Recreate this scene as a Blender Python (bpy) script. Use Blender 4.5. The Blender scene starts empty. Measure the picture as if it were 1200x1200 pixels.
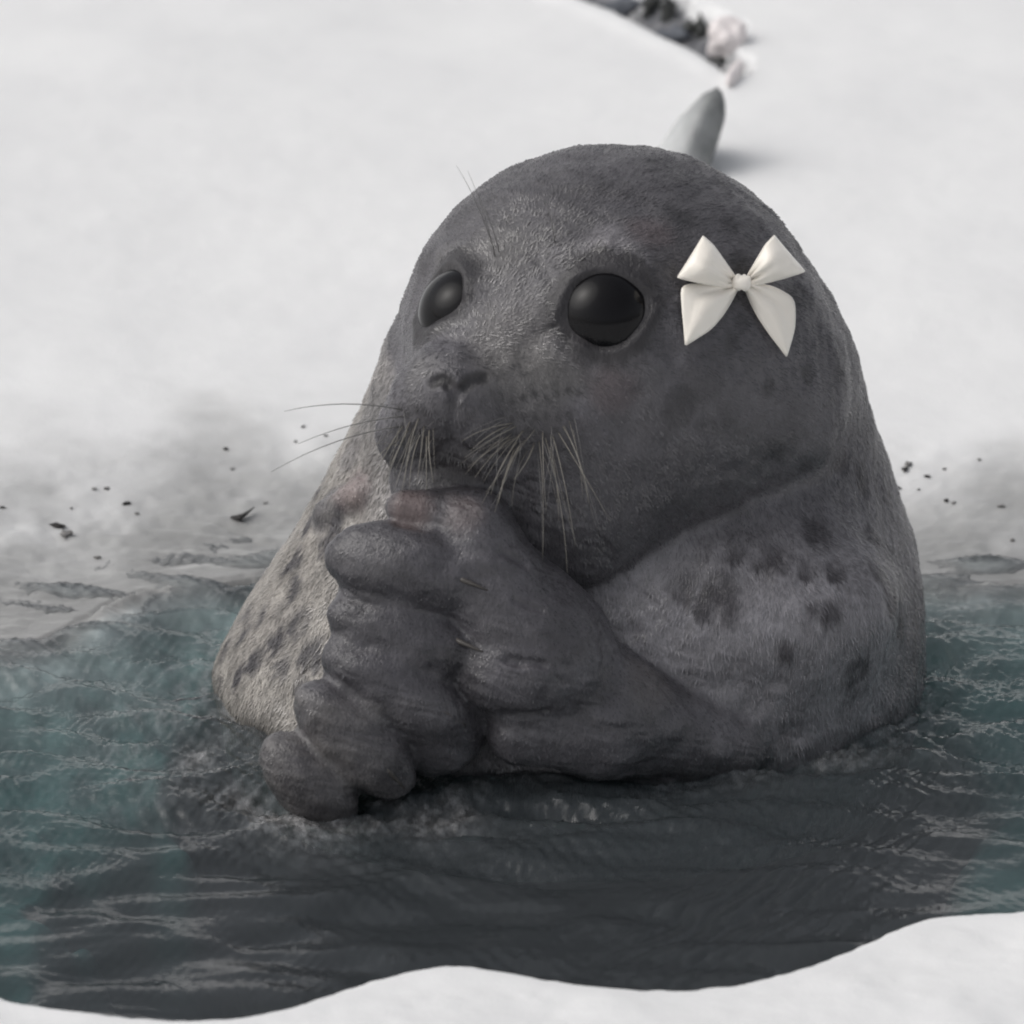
import bpy, bmesh, math, random
import numpy as np
from mathutils import Vector

# ------------------------------------------------------------------ camera, sky, sun, exposure
S = 0.0005                       # one modelling unit ("px") is half a millimetre
PITCH = math.radians(20.0)
DIST = 7000.0                    # camera to target, units
TARGET = np.array([0.0, 0.0, 213.0])
sc = bpy.context.scene
cF = np.array([0.0, math.cos(PITCH), -math.sin(PITCH)])
cR = np.array([1.0, 0.0, 0.0])
cU = np.array([0.0, math.sin(PITCH), math.cos(PITCH)])
CAM = TARGET - cF * DIST
cam_d = bpy.data.cameras.new('camera')
cam = bpy.data.objects.new('camera', cam_d)
sc.collection.objects.link(cam)
cam.location = CAM * S
cam.rotation_euler = (math.pi / 2 - PITCH, 0, 0)
cam_d.sensor_width = 36.0
cam_d.lens = 36.0 * DIST / 1200.0
cam_d.clip_start = 0.05
cam_d.clip_end = 8000
cam_d.dof.use_dof = True
cam_d.dof.focus_distance = (DIST - 120) * S
cam_d.dof.aperture_fstop = 11.0
sc.camera = cam

SUN_EL, SUN_AZ = math.radians(50), math.radians(-100)    # soft overcast light from the upper left
w = bpy.data.worlds.new('World'); sc.world = w; w.use_nodes = True
nt = w.node_tree; nt.nodes.clear()
sky = nt.nodes.new('ShaderNodeTexSky'); sky.sky_type = 'NISHITA'; sky.sun_disc = False
sky.sun_elevation = SUN_EL; sky.sun_rotation = SUN_AZ
sky.air_density = 1.0; sky.dust_density = 5.0; sky.ozone_density = 1.0
hs = nt.nodes.new('ShaderNodeHueSaturation'); hs.inputs['Saturation'].default_value = 0.24
bg = nt.nodes.new('ShaderNodeBackground'); bg.inputs['Strength'].default_value = 0.130
wo = nt.nodes.new('ShaderNodeOutputWorld')
nt.links.new(sky.outputs[0], hs.inputs['Color']); nt.links.new(hs.outputs[0], bg.inputs['Color'])
nt.links.new(bg.outputs[0], wo.inputs['Surface'])
sl = bpy.data.lights.new('sun', 'SUN'); sl.energy = 0.5; sl.angle = math.radians(60); sl.color = (1.0, 0.985, 0.96)
sun = bpy.data.objects.new('sun', sl); sc.collection.objects.link(sun)
# direction to the sun: rotation 0 of the sky = +Y, turning towards +X
sd = Vector((math.sin(SUN_AZ) * math.cos(SUN_EL), math.cos(SUN_AZ) * math.cos(SUN_EL), math.sin(SUN_EL)))
sun.rotation_euler = (-sd).to_track_quat('-Z', 'Y').to_euler()
sun.location = (0, 0, 5)
vs = sc.view_settings
vs.view_transform = 'Standard'; vs.look = 'None'; vs.exposure = 0.0; vs.gamma = 1.0; vs.use_curve_mapping = False
sc.cycles.max_bounces = 6; sc.cycles.diffuse_bounces = 3; sc.cycles.glossy_bounces = 3
sc.cycles.transparent_max_bounces = 12
sc.cycles.filter_width = 1.9

# ------------------------------------------------------------------ helpers
rng = np.random.default_rng(11)
random.seed(5)

def ray(px, py):
    d = cF * DIST + cR * (px - 600.0) + cU * (600.0 - py)
    return d / np.linalg.norm(d)

def at(px, py, Y):
    d = ray(px, py)
    return CAM + d * ((Y - CAM[1]) / d[1])

def atz(px, py, Z):
    d = ray(px, py)
    return CAM + d * ((Z - CAM[2]) / d[2])

def proj(p):
    q = p - CAM
    f = q @ cF
    return 600 + (q @ cR) / f * DIST, 600 - (q @ cU) / f * DIST

def sstep(a, b, x):
    t = np.clip((x - a) / (b - a), 0, 1)
    return t * t * (3 - 2 * t)

def smin(a, b, k):
    h = np.maximum(k - np.abs(a - b), 0) / k
    return np.minimum(a, b) - h * h * k * 0.25

def smax(a, b, k):
    return -smin(-a, -b, k)

_perm = np.random.default_rng(3).random(65536).astype(np.float32)
def _hash(ix, iy, iz):
    return _perm[(ix * 7919 + iy * 104729 + iz * 1299709) & 65535]
def vnoise(x, y, z=0.0):
    x = np.asarray(x, float); y = np.asarray(y, float); z = np.zeros_like(x) + z
    ix, iy, iz = np.floor(x).astype(np.int64), np.floor(y).astype(np.int64), np.floor(z).astype(np.int64)
    fx, fy, fz = x - ix, y - iy, z - iz
    fx = fx * fx * (3 - 2 * fx); fy = fy * fy * (3 - 2 * fy); fz = fz * fz * (3 - 2 * fz)
    def L(a, b, t): return a + (b - a) * t
    r = L(L(L(_hash(ix, iy, iz), _hash(ix + 1, iy, iz), fx), L(_hash(ix, iy + 1, iz), _hash(ix + 1, iy + 1, iz), fx), fy),
          L(L(_hash(ix, iy, iz + 1), _hash(ix + 1, iy, iz + 1), fx), L(_hash(ix, iy + 1, iz + 1), _hash(ix + 1, iy + 1, iz + 1), fx), fy), fz)
    return r * 2 - 1
def fbm(x, y, z=0.0, o=4):
    s = 0; a = 1.0; f = 1.0
    for i in range(o):
        s = s + a * vnoise(x * f + 17.3 * i, y * f - 9.1 * i, np.asarray(z) * f + 3.7 * i); a *= 0.5; f *= 2.03
    return s

def mesh_np(name, verts, faces, mat, parent=None, smooth=True, attrs=None, origin=None, colors=None):
    """verts in units; faces (n,3|4) array or list; object origin at `origin` (units)"""
    verts = np.asarray(verts, float)
    org = np.zeros(3) if origin is None else np.asarray(origin, float)
    me = bpy.data.meshes.new(name)
    if isinstance(faces, np.ndarray):
        n, k = faces.shape
        me.vertices.add(len(verts)); me.vertices.foreach_set('co', ((verts - org) * S).ravel())
        me.loops.add(n * k); me.loops.foreach_set('vertex_index', faces.astype(np.int32).ravel())
        me.polygons.add(n); me.polygons.foreach_set('loop_start', np.arange(0, n * k, k, dtype=np.int32))
        me.update(calc_edges=True); me.validate()
    else:
        me.from_pydata([tuple(v) for v in (verts - org) * S], [], faces); me.update()
    me.polygons.foreach_set('use_smooth', np.full(len(me.polygons), smooth, dtype=bool))
    for an, av in (attrs or {}).items():
        a = me.attributes.new(an, 'FLOAT', 'POINT'); a.data.foreach_set('value', np.asarray(av, np.float32))
    for an, av in (colors or {}).items():
        a = me.attributes.new(an, 'FLOAT_COLOR', 'POINT')
        a.data.foreach_set('color', np.concatenate([av, np.ones((len(av), 1))], 1).astype(np.float32).ravel())
    ob = bpy.data.objects.new(name, me); sc.collection.objects.link(ob)
    me.materials.append(mat)
    if parent is not None:
        ob.parent = parent
        ob.location = Vector(org * S) - parent.location
    else:
        ob.location = org * S
    return ob

def empty(name, org):
    o = bpy.data.objects.new(name, None); sc.collection.objects.link(o); o.location = np.asarray(org) * S
    o.empty_display_size = 0.05
    return o

def tag(o, label=None, cat=None, group=None, kind=None):
    if label: o['label'] = label
    if cat: o['category'] = cat
    if group: o['group'] = group
    if kind: o['kind'] = kind
    return o

# ------------------------------------------------------------------ materials
class NT:
    def __init__(s, name):
        s.m = bpy.data.materials.new(name); s.m.use_nodes = True; s.t = s.m.node_tree; s.t.nodes.clear()
        s.out = s.n('ShaderNodeOutputMaterial')
    def n(s, ty, **kw):
        nd = s.t.nodes.new(ty)
        for k, v in kw.items():
            if k in nd.inputs: nd.inputs[k].default_value = v
            else: setattr(nd, k, v)
        return nd
    def l(s, a, b): s.t.links.new(a, b)
    def noise(s, vec, scale, detail=4, rough=0.55, dist=0.0):
        n = s.n('ShaderNodeTexNoise'); n.inputs['Scale'].default_value = scale; n.inputs['Detail'].default_value = detail
        n.inputs['Roughness'].default_value = rough; n.inputs['Distortion'].default_value = dist
        if vec is not None: s.l(vec, n.inputs['Vector'])
        return n.outputs['Fac']
    def math(s, op, a, b=None, clamp=False):
        n = s.n('ShaderNodeMath', operation=op); n.use_clamp = clamp
        for i, v in enumerate((a, b)):
            if v is None: continue
            if isinstance(v, (int, float)): n.inputs[i].default_value = v
            else: s.l(v, n.inputs[i])
        return n.outputs[0]
    def ramp(s, fac, stops):
        n = s.n('ShaderNodeMapRange'); n.inputs[1].default_value, n.inputs[2].default_value = stops[0]
        n.inputs[3].default_value, n.inputs[4].default_value = stops[1]; s.l(fac, n.inputs[0]); return n.outputs[0]
    def mix(s, fac, a, b):
        n = s.n('ShaderNodeMix', data_type='RGBA')
        for sock, v in ((n.inputs[0], fac), (n.inputs[6], a), (n.inputs[7], b)):
            if isinstance(v, (int, float)): sock.default_value = v
            elif isinstance(v, tuple): sock.default_value = (*v, 1)
            else: s.l(v, sock)
        return n.outputs[2]
    def bump(s, h, strength, dist, normal=None):
        n = s.n('ShaderNodeBump'); n.inputs['Strength'].default_value = strength; n.inputs['Distance'].default_value = dist
        s.l(h, n.inputs['Height'])
        if normal is not None: s.l(normal, n.inputs['Normal'])
        return n.outputs[0]
    def attr(s, name, col=False):
        n = s.n('ShaderNodeAttribute', attribute_name=name); return n.outputs['Color'] if col else n.outputs['Fac']
    def obj(s, scale=(1, 1, 1)):
        tc = s.n('ShaderNodeTexCoord')
        if scale == (1, 1, 1): return tc.outputs['Object']
        mp = s.n('ShaderNodeMapping'); mp.inputs['Scale'].default_value = scale; s.l(tc.outputs['Object'], mp.inputs['Vector'])
        return mp.outputs[0]
    def bsdf(s, **kw):
        b = s.n('ShaderNodeBsdfPrincipled')
        for k, v in kw.items():
            k = k.replace('_', ' ')
            sock = b.inputs[k]
            if hasattr(v, 'is_linked') or hasattr(v, 'links'): s.l(v, sock)
            elif isinstance(v, tuple): sock.default_value = (*v, 1)
            else: sock.default_value = v
        s.l(b.outputs[0], s.out.inputs['Surface'])
        return b

def mat_snow():
    t = NT('snow'); o = t.obj()
    wet, dirt = t.attr('wet'), t.attr('dirt')
    n1 = t.noise(o, 9, 6, 0.6); n2 = t.noise(o, 90, 5, 0.6); n3 = t.noise(t.obj((1, 3.2, 1)), 26, 5, 0.6)
    base = t.mix(t.ramp(n1, ((0.35, 0.7), (0, 1))), (0.77, 0.77, 0.77), (0.82, 0.82, 0.815))
    slush = t.mix(t.ramp(n3, ((0.3, 0.72), (0, 1))), (0.17, 0.168, 0.163), (0.46, 0.46, 0.45))
    wf = t.math('ADD', wet, t.math('MULTIPLY', t.math('SUBTRACT', n3, 0.5), t.math('MULTIPLY', wet, 1.3)), True)
    c = t.mix(wf, base, slush)
    deep = t.attr('deep')
    c = t.mix(deep, c, t.mix(n3, (0.40, 0.45, 0.45), (0.62, 0.66, 0.66)))
    dd = t.mix(t.ramp(n2, ((0.35, 0.65), (0, 1))), (0.045, 0.05, 0.060), (0.22, 0.22, 0.23))
    c = t.mix(dirt, c, dd)
    r = t.ramp(wet, ((0, 1), (0.75, 0.3)))
    h = t.math('ADD', t.math('MULTIPLY', n2, 0.6), t.math('MULTIPLY', t.noise(o, 420, 3, 0.6), 0.35))
    nb = t.bump(h, 0.24, 0.003)
    t.bsdf(Base_Color=c, Roughness=r, Normal=nb, Specular_IOR_Level=0.35)
    return t.m

def mat_water():
    t = NT('sea_water'); o = t.obj()
    fr = t.n('ShaderNodeFresnel'); fr.inputs['IOR'].default_value = 1.333
    nb = t.bump(t.noise(t.obj((1, 0.6, 1)), 210, 3, 0.55), 0.16, 0.003)
    g = t.n('ShaderNodeBsdfGlossy'); g.inputs['Roughness'].default_value = 0.05
    t.l(nb, g.inputs['Normal']); t.l(nb, fr.inputs['Normal'])
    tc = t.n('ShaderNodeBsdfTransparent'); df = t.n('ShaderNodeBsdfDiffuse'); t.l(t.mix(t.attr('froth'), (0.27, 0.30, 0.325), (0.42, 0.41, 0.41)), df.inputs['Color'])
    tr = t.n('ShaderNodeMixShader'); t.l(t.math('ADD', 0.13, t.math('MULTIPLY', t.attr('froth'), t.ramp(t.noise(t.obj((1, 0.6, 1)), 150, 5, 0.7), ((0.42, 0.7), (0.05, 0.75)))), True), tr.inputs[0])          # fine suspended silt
    t.l(tc.outputs[0], tr.inputs[1]); t.l(df.outputs[0], tr.inputs[2])
    mx = t.n('ShaderNodeMixShader'); t.l(fr.outputs[0], mx.inputs[0]); t.l(tr.outputs[0], mx.inputs[1]); t.l(g.outputs[0], mx.inputs[2])
    t.l(mx.outputs[0], t.out.inputs['Surface'])
    va = t.n('ShaderNodeVolumeAbsorption'); va.inputs['Color'].default_value = (0.0, 0.36, 0.35, 1); va.inputs['Density'].default_value = 8.5
    t.l(va.outputs[0], t.out.inputs['Volume'])
    return t.m

def mat_coat():
    t = NT('seal_coat'); o = t.obj()
    c = t.attr('coat', True); wetn = t.attr('sheen')
    n1 = t.noise(t.obj((1, 1, 0.45)), 240, 4, 0.65); n2 = t.noise(o, 60, 4, 0.6); n3 = t.noise(t.obj((1, 1, 0.35)), 700, 2, 0.6)
    f = t.math('ADD', t.math('MULTIPLY', n1, 0.9), t.math('MULTIPLY', n2, 0.75))
    f = t.math('ADD', f, t.math('MULTIPLY', n3, 0.35))
    mul = t.n('ShaderNodeMix', data_type='RGBA', blend_type='MULTIPLY'); mul.inputs[0].default_value = 1
    v = t.n('ShaderNodeCombineColor'); 
    for i in range(3): t.l(f, v.inputs[i])
    t.l(c, mul.inputs[6]); t.l(v.outputs[0], mul.inputs[7])
    h = t.math('ADD', t.math('MULTIPLY', n1, 1.0), t.math('MULTIPLY', n3, 0.6))
    nb = t.bump(t.math('ADD', h, n2), 0.5, 0.0018)
    rg = t.math('ADD', t.math('MULTIPLY', n2, 0.24), t.math('SUBTRACT', 0.36, t.math('MULTIPLY', wetn, 0.16)))
    t.bsdf(Base_Color=mul.outputs[2], Roughness=rg, Normal=nb, Specular_IOR_Level=0.5)
    return t.m

def mat_plain(name, col, rough=0.6, var=0.25, scale=120, bump=0.3, spec=0.5, **kw):
    t = NT(name); o = t.obj(); n = t.noise(o, scale, 5, 0.6)
    c = t.mix(n, tuple(x * (1 - var) for x in col), tuple(min(1, x * (1 + var)) for x in col))
    t.bsdf(Base_Color=c, Roughness=rough, Normal=t.bump(n, bump, 0.002), Specular_IOR_Level=spec, **kw)
    return t.m

M = dict(snow=mat_snow(), water=mat_water(), coat=mat_coat(),
         eye=mat_plain('wet_dark_eye', (0.006, 0.0056, 0.0065), 0.16, 0.3, 60, 0.0, 0.20),
         whisker=mat_plain('whisker', (0.20, 0.185, 0.16), 0.4, 0.2, 300, 0.0),
         dark_whisker=mat_plain('grey_whisker', (0.16, 0.155, 0.15), 0.4, 0.2, 300, 0.0),
         claw=mat_plain('claw', (0.085, 0.078, 0.072), 0.4, 0.3, 200, 0.1, 0.4),
         debris=mat_plain('dark_debris', (0.03, 0.028, 0.027), 0.7, 0.5, 700, 0.4),
         grit=mat_plain('grey_debris', (0.20, 0.195, 0.19), 0.8, 0.4, 700, 0.4))

# ------------------------------------------------------------------ the setting: snow, ice hole, water
BANK = 34.0
front_px = [(-60, 1135), (0, 1157), (60, 1170), (130, 1179), (210, 1186), (280, 1183), (340, 1170), (390, 1153), (440, 1136), (490, 1125),
            (530, 1121), (570, 1123), (620, 1134), (680, 1144), (740, 1150), (800, 1151), (850, 1146), (900, 1135), (950, 1120),
            (1000, 1099), (1040, 1080), (1080, 1067), (1120, 1061), (1200, 1058), (1270, 1050)]
far_px = [(1270, 690), (1200, 688), (1150, 690), (1090, 686), (1000, 676), (800, 668), (500, 668), (330, 672), (285, 680), (210, 690),
          (150, 702), (115, 722), (70, 748), (20, 764), (-60, 775)]
poly = [atz(x, y, BANK)[:2] for x, y in front_px] + [np.array([900, -480.]), np.array([980, -100.])] + \
       [atz(x, y, 0)[:2] for x, y in far_px] + [np.array([-900, -150.]), np.array([-980, -560.])]
poly = np.array(poly)
def chaikin(p):
    q = np.roll(p, -1, 0); return np.stack([p * 0.75 + q * 0.25, p * 0.25 + q * 0.75], 1).reshape(-1, 2)
poly = chaikin(poly)

def hole_dist(x, y):
    """signed distance to the rim of the ice hole, negative over the water"""
    d2 = np.full(x.shape, 1e18); inside = np.zeros(x.shape, bool)
    n = len(poly)
    for i in range(n):
        a, b = poly[i], poly[(i + 1) % n]; e = b - a
        wx, wy = x - a[0], y - a[1]
        t = np.clip((wx * e[0] + wy * e[1]) / (e @ e), 0, 1)
        d2 = np.minimum(d2, (wx - e[0] * t) ** 2 + (wy - e[1] * t) ** 2)
        c = (a[1] > y) != (b[1] > y)
        with np.errstate(divide='ignore', invalid='ignore'):
            inside ^= c & (x < (b[0] - a[0]) * (y - a[1]) / (b[1] - a[1] + 1e-9) + a[0])
    d = np.sqrt(d2)
    return np.where(inside, -d, d)

def crack_field(x, y):
    best = np.full(x.shape, 1e9); along = np.zeros(x.shape); sgn = np.zeros(x.shape)
    cr = CRACK
    for i in range(len(cr) - 1):
        a, b = cr[i], cr[i + 1]; e = b - a
        t = np.clip(((x - a[0]) * e[0] + (y - a[1]) * e[1]) / (e @ e), 0, 1)
        qx, qy = x - a[0] - e[0] * t, y - a[1] - e[1] * t
        dd = np.hypot(qx, qy); m = dd < best
        best = np.where(m, dd, best); along = np.where(m, i + t, along); sgn = np.where(m, e[0] * qy - e[1] * qx, sgn)
    return best * np.sign(sgn), (1 - sstep(4.6, 5.0, along)) * (along > 0.001), (1 + 0.25 * fbm(x / 70, y / 70, 21.0, 3)) * (1 + 1.6 * sstep(3.0, 5.0, along))

def terrain(x, y, parts=False, crack=True):
    d = hole_dist(x, y)
    dn = d + 6 * fbm(x / 60, y / 60, 0.5, 3) * sstep(-420, -250, y) + 3.0 * fbm(x / 26, y / 22, 2.5, 4)
    front = 1 - sstep(-420, -220, y)
    out = np.maximum(dn, 0)
    # near bank: a crisp snow lip, then a gently swelling drift
    hf = BANK * (1 - np.exp(-out / 7)) + 10 * sstep(20, 200, out) + 5 * fbm(x / 120, y / 120, 1.0, 4) * sstep(5, 60, out)
    # far bank: wet slush sloping up to smooth snow
    hb = 0.04 * out + 3 * (1 - np.exp(-out / 12)) + 46 * sstep(60, 420, out) + 60 * sstep(350, 1700, out)
    hb = hb + (1.3 * fbm(x / 110, y / 90, 4.0, 3) * (0.5 + 0.5 * sstep(100, 260, out)) + (2.2 - 2.0 * sstep(150, 420, out)) * fbm(x / 26, y / 22, 9.0, 3)) * sstep(0, 60, out) \
         + 7 * fbm(x / 520, y / 420, 6.0, 2) * sstep(100, 500, out)
    h = hf * front + hb * (1 - front)
    far = np.maximum(np.hypot(x, y) - 6000, 0)
    h = h + 0.02 * far * (0.5 + 0.5 * vnoise(x / 9000, y / 9000, 3.0)) * sstep(0, 20000, far) * (far < 1e6)
    h = np.where(dn > 10, np.maximum(h, 4.5), h)
    # unseen snow slope behind the view, added to brighten reflections in the water
    h = h + 5200 * sstep(3500, 15000, y + 0.1 * np.abs(x)) + 120 * fbm(x / 2600, y / 2600, 14.0, 3) * sstep(3500, 6000, y)
    # basin under the water: pale ice shelves at the two sides, deep in the middle
    inn = np.maximum(-dn, 0)
    side = np.maximum(sstep(-190, -450, x - 0.25 * y + 150 * fbm(x / 230, y / 260, 7.7, 3)), sstep(360, 620, x + 0.1 * y + 130 * fbm(x / 230, y / 260, 8.7, 3))) * sstep(-1000, -420, y + 160 * vnoise(x / 160, y / 160, 6.6))
    shelf = 20 * (1 - np.exp(-inn / 30)) + 70 * sstep(10, 160, inn) + 60 * sstep(100, 330, inn) + 14 * fbm(x / 80, y / 80, 12.0, 4)
    deep = 30 * (1 - np.exp(-inn / 10)) + 560 * sstep(8, 150, inn) * front + (1 - front) * 480 * sstep(30, 260, inn)
    depth = shelf * side + deep * (1 - side)
    h = np.where(dn > 0, h, -depth)
    if crack:
        h0 = h; beyond, endf, wid = crack_field(x, y)
        h = h - 62 * sstep(0, 9, beyond) * (1 - sstep(45, 170, beyond * wid)) * endf + 5 * np.exp(-((beyond + 16) / 22) ** 2) * endf
    if not parts: return h
    dirt = sstep(2, 10, beyond) * (1 - sstep(85, 150, beyond * wid + 34 * fbm(x / 20, y / 60, 5.0, 3))) * endf
    wet = (1 - sstep(30, 420, out * (1 - 0.25 * sstep(100, -200, x)) + 80 * fbm(x / 130, y / 110, 31.0, 4))) * (1 - front) * (dn > -30)
    wet = np.maximum(wet, (1 - sstep(0, 8, out)) * front * 0.35 * (dn > 0))
    return h, np.clip(wet, 0, 1), dirt, sstep(-5, -40, dn)

def axis(lo, hi, step, far, grow=1.35):
    a = list(np.arange(lo, hi + 0.1, step)); s = step
    while a[-1] < far: s *= grow; a.append(a[-1] + s)
    b = []; s = step; v = lo
    while v > -far: s *= grow; v -= s; b.append(v)
    return np.array(b[::-1] + a)

def grid_faces(nx, ny):
    i = np.arange(nx * ny).reshape(ny, nx)
    return np.stack([i[:-1, :-1], i[:-1, 1:], i[1:, 1:], i[1:, :-1]], -1).reshape(-1, 4)

def on_ground(px, py, crack=True):
    d = ray(px, py); t = np.linspace(5500, 12500, 3500)
    p = CAM + d * t[:, None]
    h = terrain(p[:, 0].copy(), p[:, 1].copy(), crack=crack)
    k = np.argmax(p[:, 2] < h)
    return np.array([p[k, 0], p[k, 1], h[k]])
CRACK = np.array([on_ground(*p, crack=False)[:2] for p in ((590, -45), (672, -2), (720, 16), (770, 42), (815, 63), (856, 90))])

FAR = 4.0e6     # two kilometres
gx = axis(-700, 700, 4.0, FAR)
gy = axis(-1260, 700, 4.0, FAR)
top = np.arange(700, 3300, 9.0)
gy = np.concatenate([gy[gy <= 700], top[1:], 3300 + (gy[gy > 700] - 700)])
X, Y = np.meshgrid(gx, gy)
x, y = X.ravel(), Y.ravel()
H, WET, DIRT, DEEP = terrain(x, y, True)
ground = mesh_np('snow_ground', np.stack([x, y, H], 1), grid_faces(len(gx), len(gy)), M['snow'],
                 attrs=dict(wet=WET, dirt=DIRT, deep=DEEP))
tag(ground, kind='structure')

# water: real ripples, closed volume
def axis2(lo, hi, step, lim): 
    a = np.arange(lo, hi + 0.1, step)
    return np.concatenate([np.linspace(-lim, lo, 12)[:-1], a, np.linspace(hi, lim, 12)[1:]])
wx = axis2(-660, 660, 3.2, 1050); wy = np.concatenate([np.arange(-1190, 460, 3.2), np.linspace(462, 620, 6)])
X, Y = np.meshgrid(wx, wy); x, y = X.ravel(), Y.ravel()
def ripples(x, y):
    pxx, pyy = x + 600, 800 - y * math.sin(PITCH)            # rough picture place, only to say where the water is calm
    rough = 0.30 + 0.82 * sstep(1040, 930, pyy + 40 * vnoise(x / 130, y / 200, 2.0))
    z = 0
    r = np.random.default_rng(4)
    for lam, amp in ((170, 5.2), (105, 3.6), (62, 2.2), (38, 1.9), (24, 1.35), (16, 0.85), (12, 0.5)):
        for j in range(4):
            a = r.uniform(0, math.pi) if lam < 60 else r.uniform(0.75, 2.2); k = 2 * math.pi / lam * r.uniform(0.8, 1.25)
            ph = r.uniform(0, 6.28) + 2.0 * vnoise(x / (lam * 2.2) + j * 7, y / (lam * 2.2), lam)
            g = 0.5 + 0.5 * vnoise(x / (lam * 3) - j * 5, y / (lam * 3), lam + 3.3)
            s = np.sin(k * (x * math.cos(a) + y * math.sin(a)) + ph)
            z = z + amp * g * (1.1 - np.sqrt(s * s + 0.07)) * rough if lam < 40 else z + amp * g * s * (0.35 + 0.65 * rough)
    for lam, amp in ((260, 1.6), (150, 1.0), (60, 0.35)):
        a = r.uniform(1.2, 1.95); ph = 5.0 * vnoise(x / (lam * 1.1), y / (lam * 0.9), lam + 9.1)
        z = z + amp * np.sin(2 * math.pi / lam * (x * math.cos(a) + y * math.sin(a)) + ph) * sstep(-350, -600, y)
    # rings spreading from the flippers and the body
    de = ((x - 68) / 400) ** 2 + (y / 300) ** 2; k0 = np.sqrt(de); k1 = np.hypot((x - 68) / 400 ** 2, y / 300 ** 2) + 1e-9; de = k0 * (k0 - 1) / k1
    wob = 10 * vnoise(x / 40, y / 40, 77.0) + 5 * vnoise(x / 17, y / 17, 7.0)
    z = z + 2.8 * np.sin((de + wob) * 2 * math.pi / 24) * np.exp(-np.maximum(de, 0) / 55) + (4 + 5 * vnoise(x / 26, y / 26, 17.0)) * np.exp(-np.maximum(de + wob * 0.6, 0) / 12)
    for cx, cy, a0, lam, fall in ((-200, -400, 2.2, 30, 150), (120, -260, 1.6, 40, 330), (-380, -10, 1.6, 24, 140), (440, 60, 1.5, 26, 160)):
        q = np.hypot(x - cx, (y - cy)) + 14 * vnoise(x / 60, y / 60, cx)
        z = z + a0 * np.sin(q * 2 * math.pi / lam) * np.exp(-(q / fall) ** 2)
    global FROTH
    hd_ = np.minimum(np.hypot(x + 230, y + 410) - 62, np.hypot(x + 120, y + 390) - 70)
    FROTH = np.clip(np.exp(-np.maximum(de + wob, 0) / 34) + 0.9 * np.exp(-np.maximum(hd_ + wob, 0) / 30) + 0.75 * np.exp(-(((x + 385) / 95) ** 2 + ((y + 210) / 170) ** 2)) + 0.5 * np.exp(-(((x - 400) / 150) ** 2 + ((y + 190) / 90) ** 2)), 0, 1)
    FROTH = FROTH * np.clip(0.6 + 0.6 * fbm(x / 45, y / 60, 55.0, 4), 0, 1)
    z = z + FROTH * (1.6 * vnoise(x / 9, y / 9, 61.0) + 2.2 * vnoise(x / 19, y / 19, 62.0))
    # long wake ridges running from the near water up to the right
    a = np.array([125, -800.]); b = np.array([420, -400.]); e = (b - a) / np.linalg.norm(b - a)
    s = (x - a[0]) * e[0] + (y - a[1]) * e[1]; n = -(x - a[0]) * e[1] + (y - a[1]) * e[0] + 10 * vnoise(x / 90, y / 90, 8.0)
    wgt = np.exp(-(n / 85) ** 2) * sstep(-120, 60, s) * sstep(620, 330, s)
    z = z + 4.2 * wgt * (np.abs(np.sin(n * math.pi / 27 + 0.8 * vnoise(s / 80, n / 50, 1.0))) ** 0.7 - 0.5)
    return z
zw = ripples(x, y)
nx, ny = len(wx), len(wy); nv = nx * ny
f = grid_faces(nx, ny)
idx = np.arange(nv).reshape(ny, nx)
rim = np.concatenate([idx[0, :], idx[1:, -1], idx[-1, -2::-1], idx[-2:0:-1, 0]])
bot = np.stack([x[rim], y[rim], np.full(len(rim), -700.0)], 1)
V = np.concatenate([np.stack([x, y, zw], 1), bot, [[0, -300, -700.0]]])
bi = nv + np.arange(len(rim)); bj = np.roll(bi, -1); rj = np.roll(rim, -1)
sidef = np.stack([rim, bi, bj, rj], 1)
quads = np.concatenate([f, sidef])
tris = np.concatenate([quads[:, :3], quads[:, [0, 2, 3]], np.stack([bi, np.full(len(bi), nv + len(rim)), bj], 1)])
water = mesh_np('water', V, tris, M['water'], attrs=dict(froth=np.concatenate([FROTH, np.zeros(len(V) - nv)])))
tag(water, kind='structure')

# ------------------------------------------------------------------ the seal (one continuous surface from a distance field)
def ell(p, c, r, rot=None):
    q = p - c
    if rot is not None: q = q @ rot
    r = np.asarray(r, float)
    k0 = np.linalg.norm(q / r, axis=1); k1 = np.linalg.norm(q / (r * r), axis=1) + 1e-9
    return k0 * (k0 - 1.0) / k1

def cone(p, a, b, ra, rb):
    ab = b - a; t = np.clip(((p - a) @ ab) / (ab @ ab), 0, 1)
    return np.linalg.norm(p - a - t[:, None] * ab, axis=1) - (ra + (rb - ra) * t)

def rotz(deg):
    a = math.radians(deg); return np.array([[math.cos(a), -math.sin(a), 0], [math.sin(a), math.cos(a), 0], [0, 0, 1.]])

# trunk cross-sections: picture row, left edge, right edge, half depth, centre depth
prof = [(255, 690, 745, 30, 20), (300, 585, 885, 120, 20), (350, 520, 946, 170, 20), (400, 470, 982, 195, 20), (460, 434, 1010, 208, 22), (520, 404, 1034, 218, 22),
        (590, 366, 1058, 236, 20), (640, 334, 1074, 256, 14), (700, 296, 1082, 284, 6), (740, 270, 1084, 300, 0),
        (790, 248, 1085, 318, 0), (900, 272, 1060, 312, 0), (1100, 350, 980, 280, 0), (1300, 400, 900, 220, 0)]
_z = []; _c = []; _a = []; _b = []; _y = []
for py, l, r, b, cy in prof:
    P0, P1 = at(l, py, cy), at(r, py, cy)
    _z.append(P0[2]); _c.append((P0[0] + P1[0]) / 2); _a.append((P1[0] - P0[0]) / 2); _b.append(b); _y.append(cy)
ZZ = np.linspace(-520, 640, 800)
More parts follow.
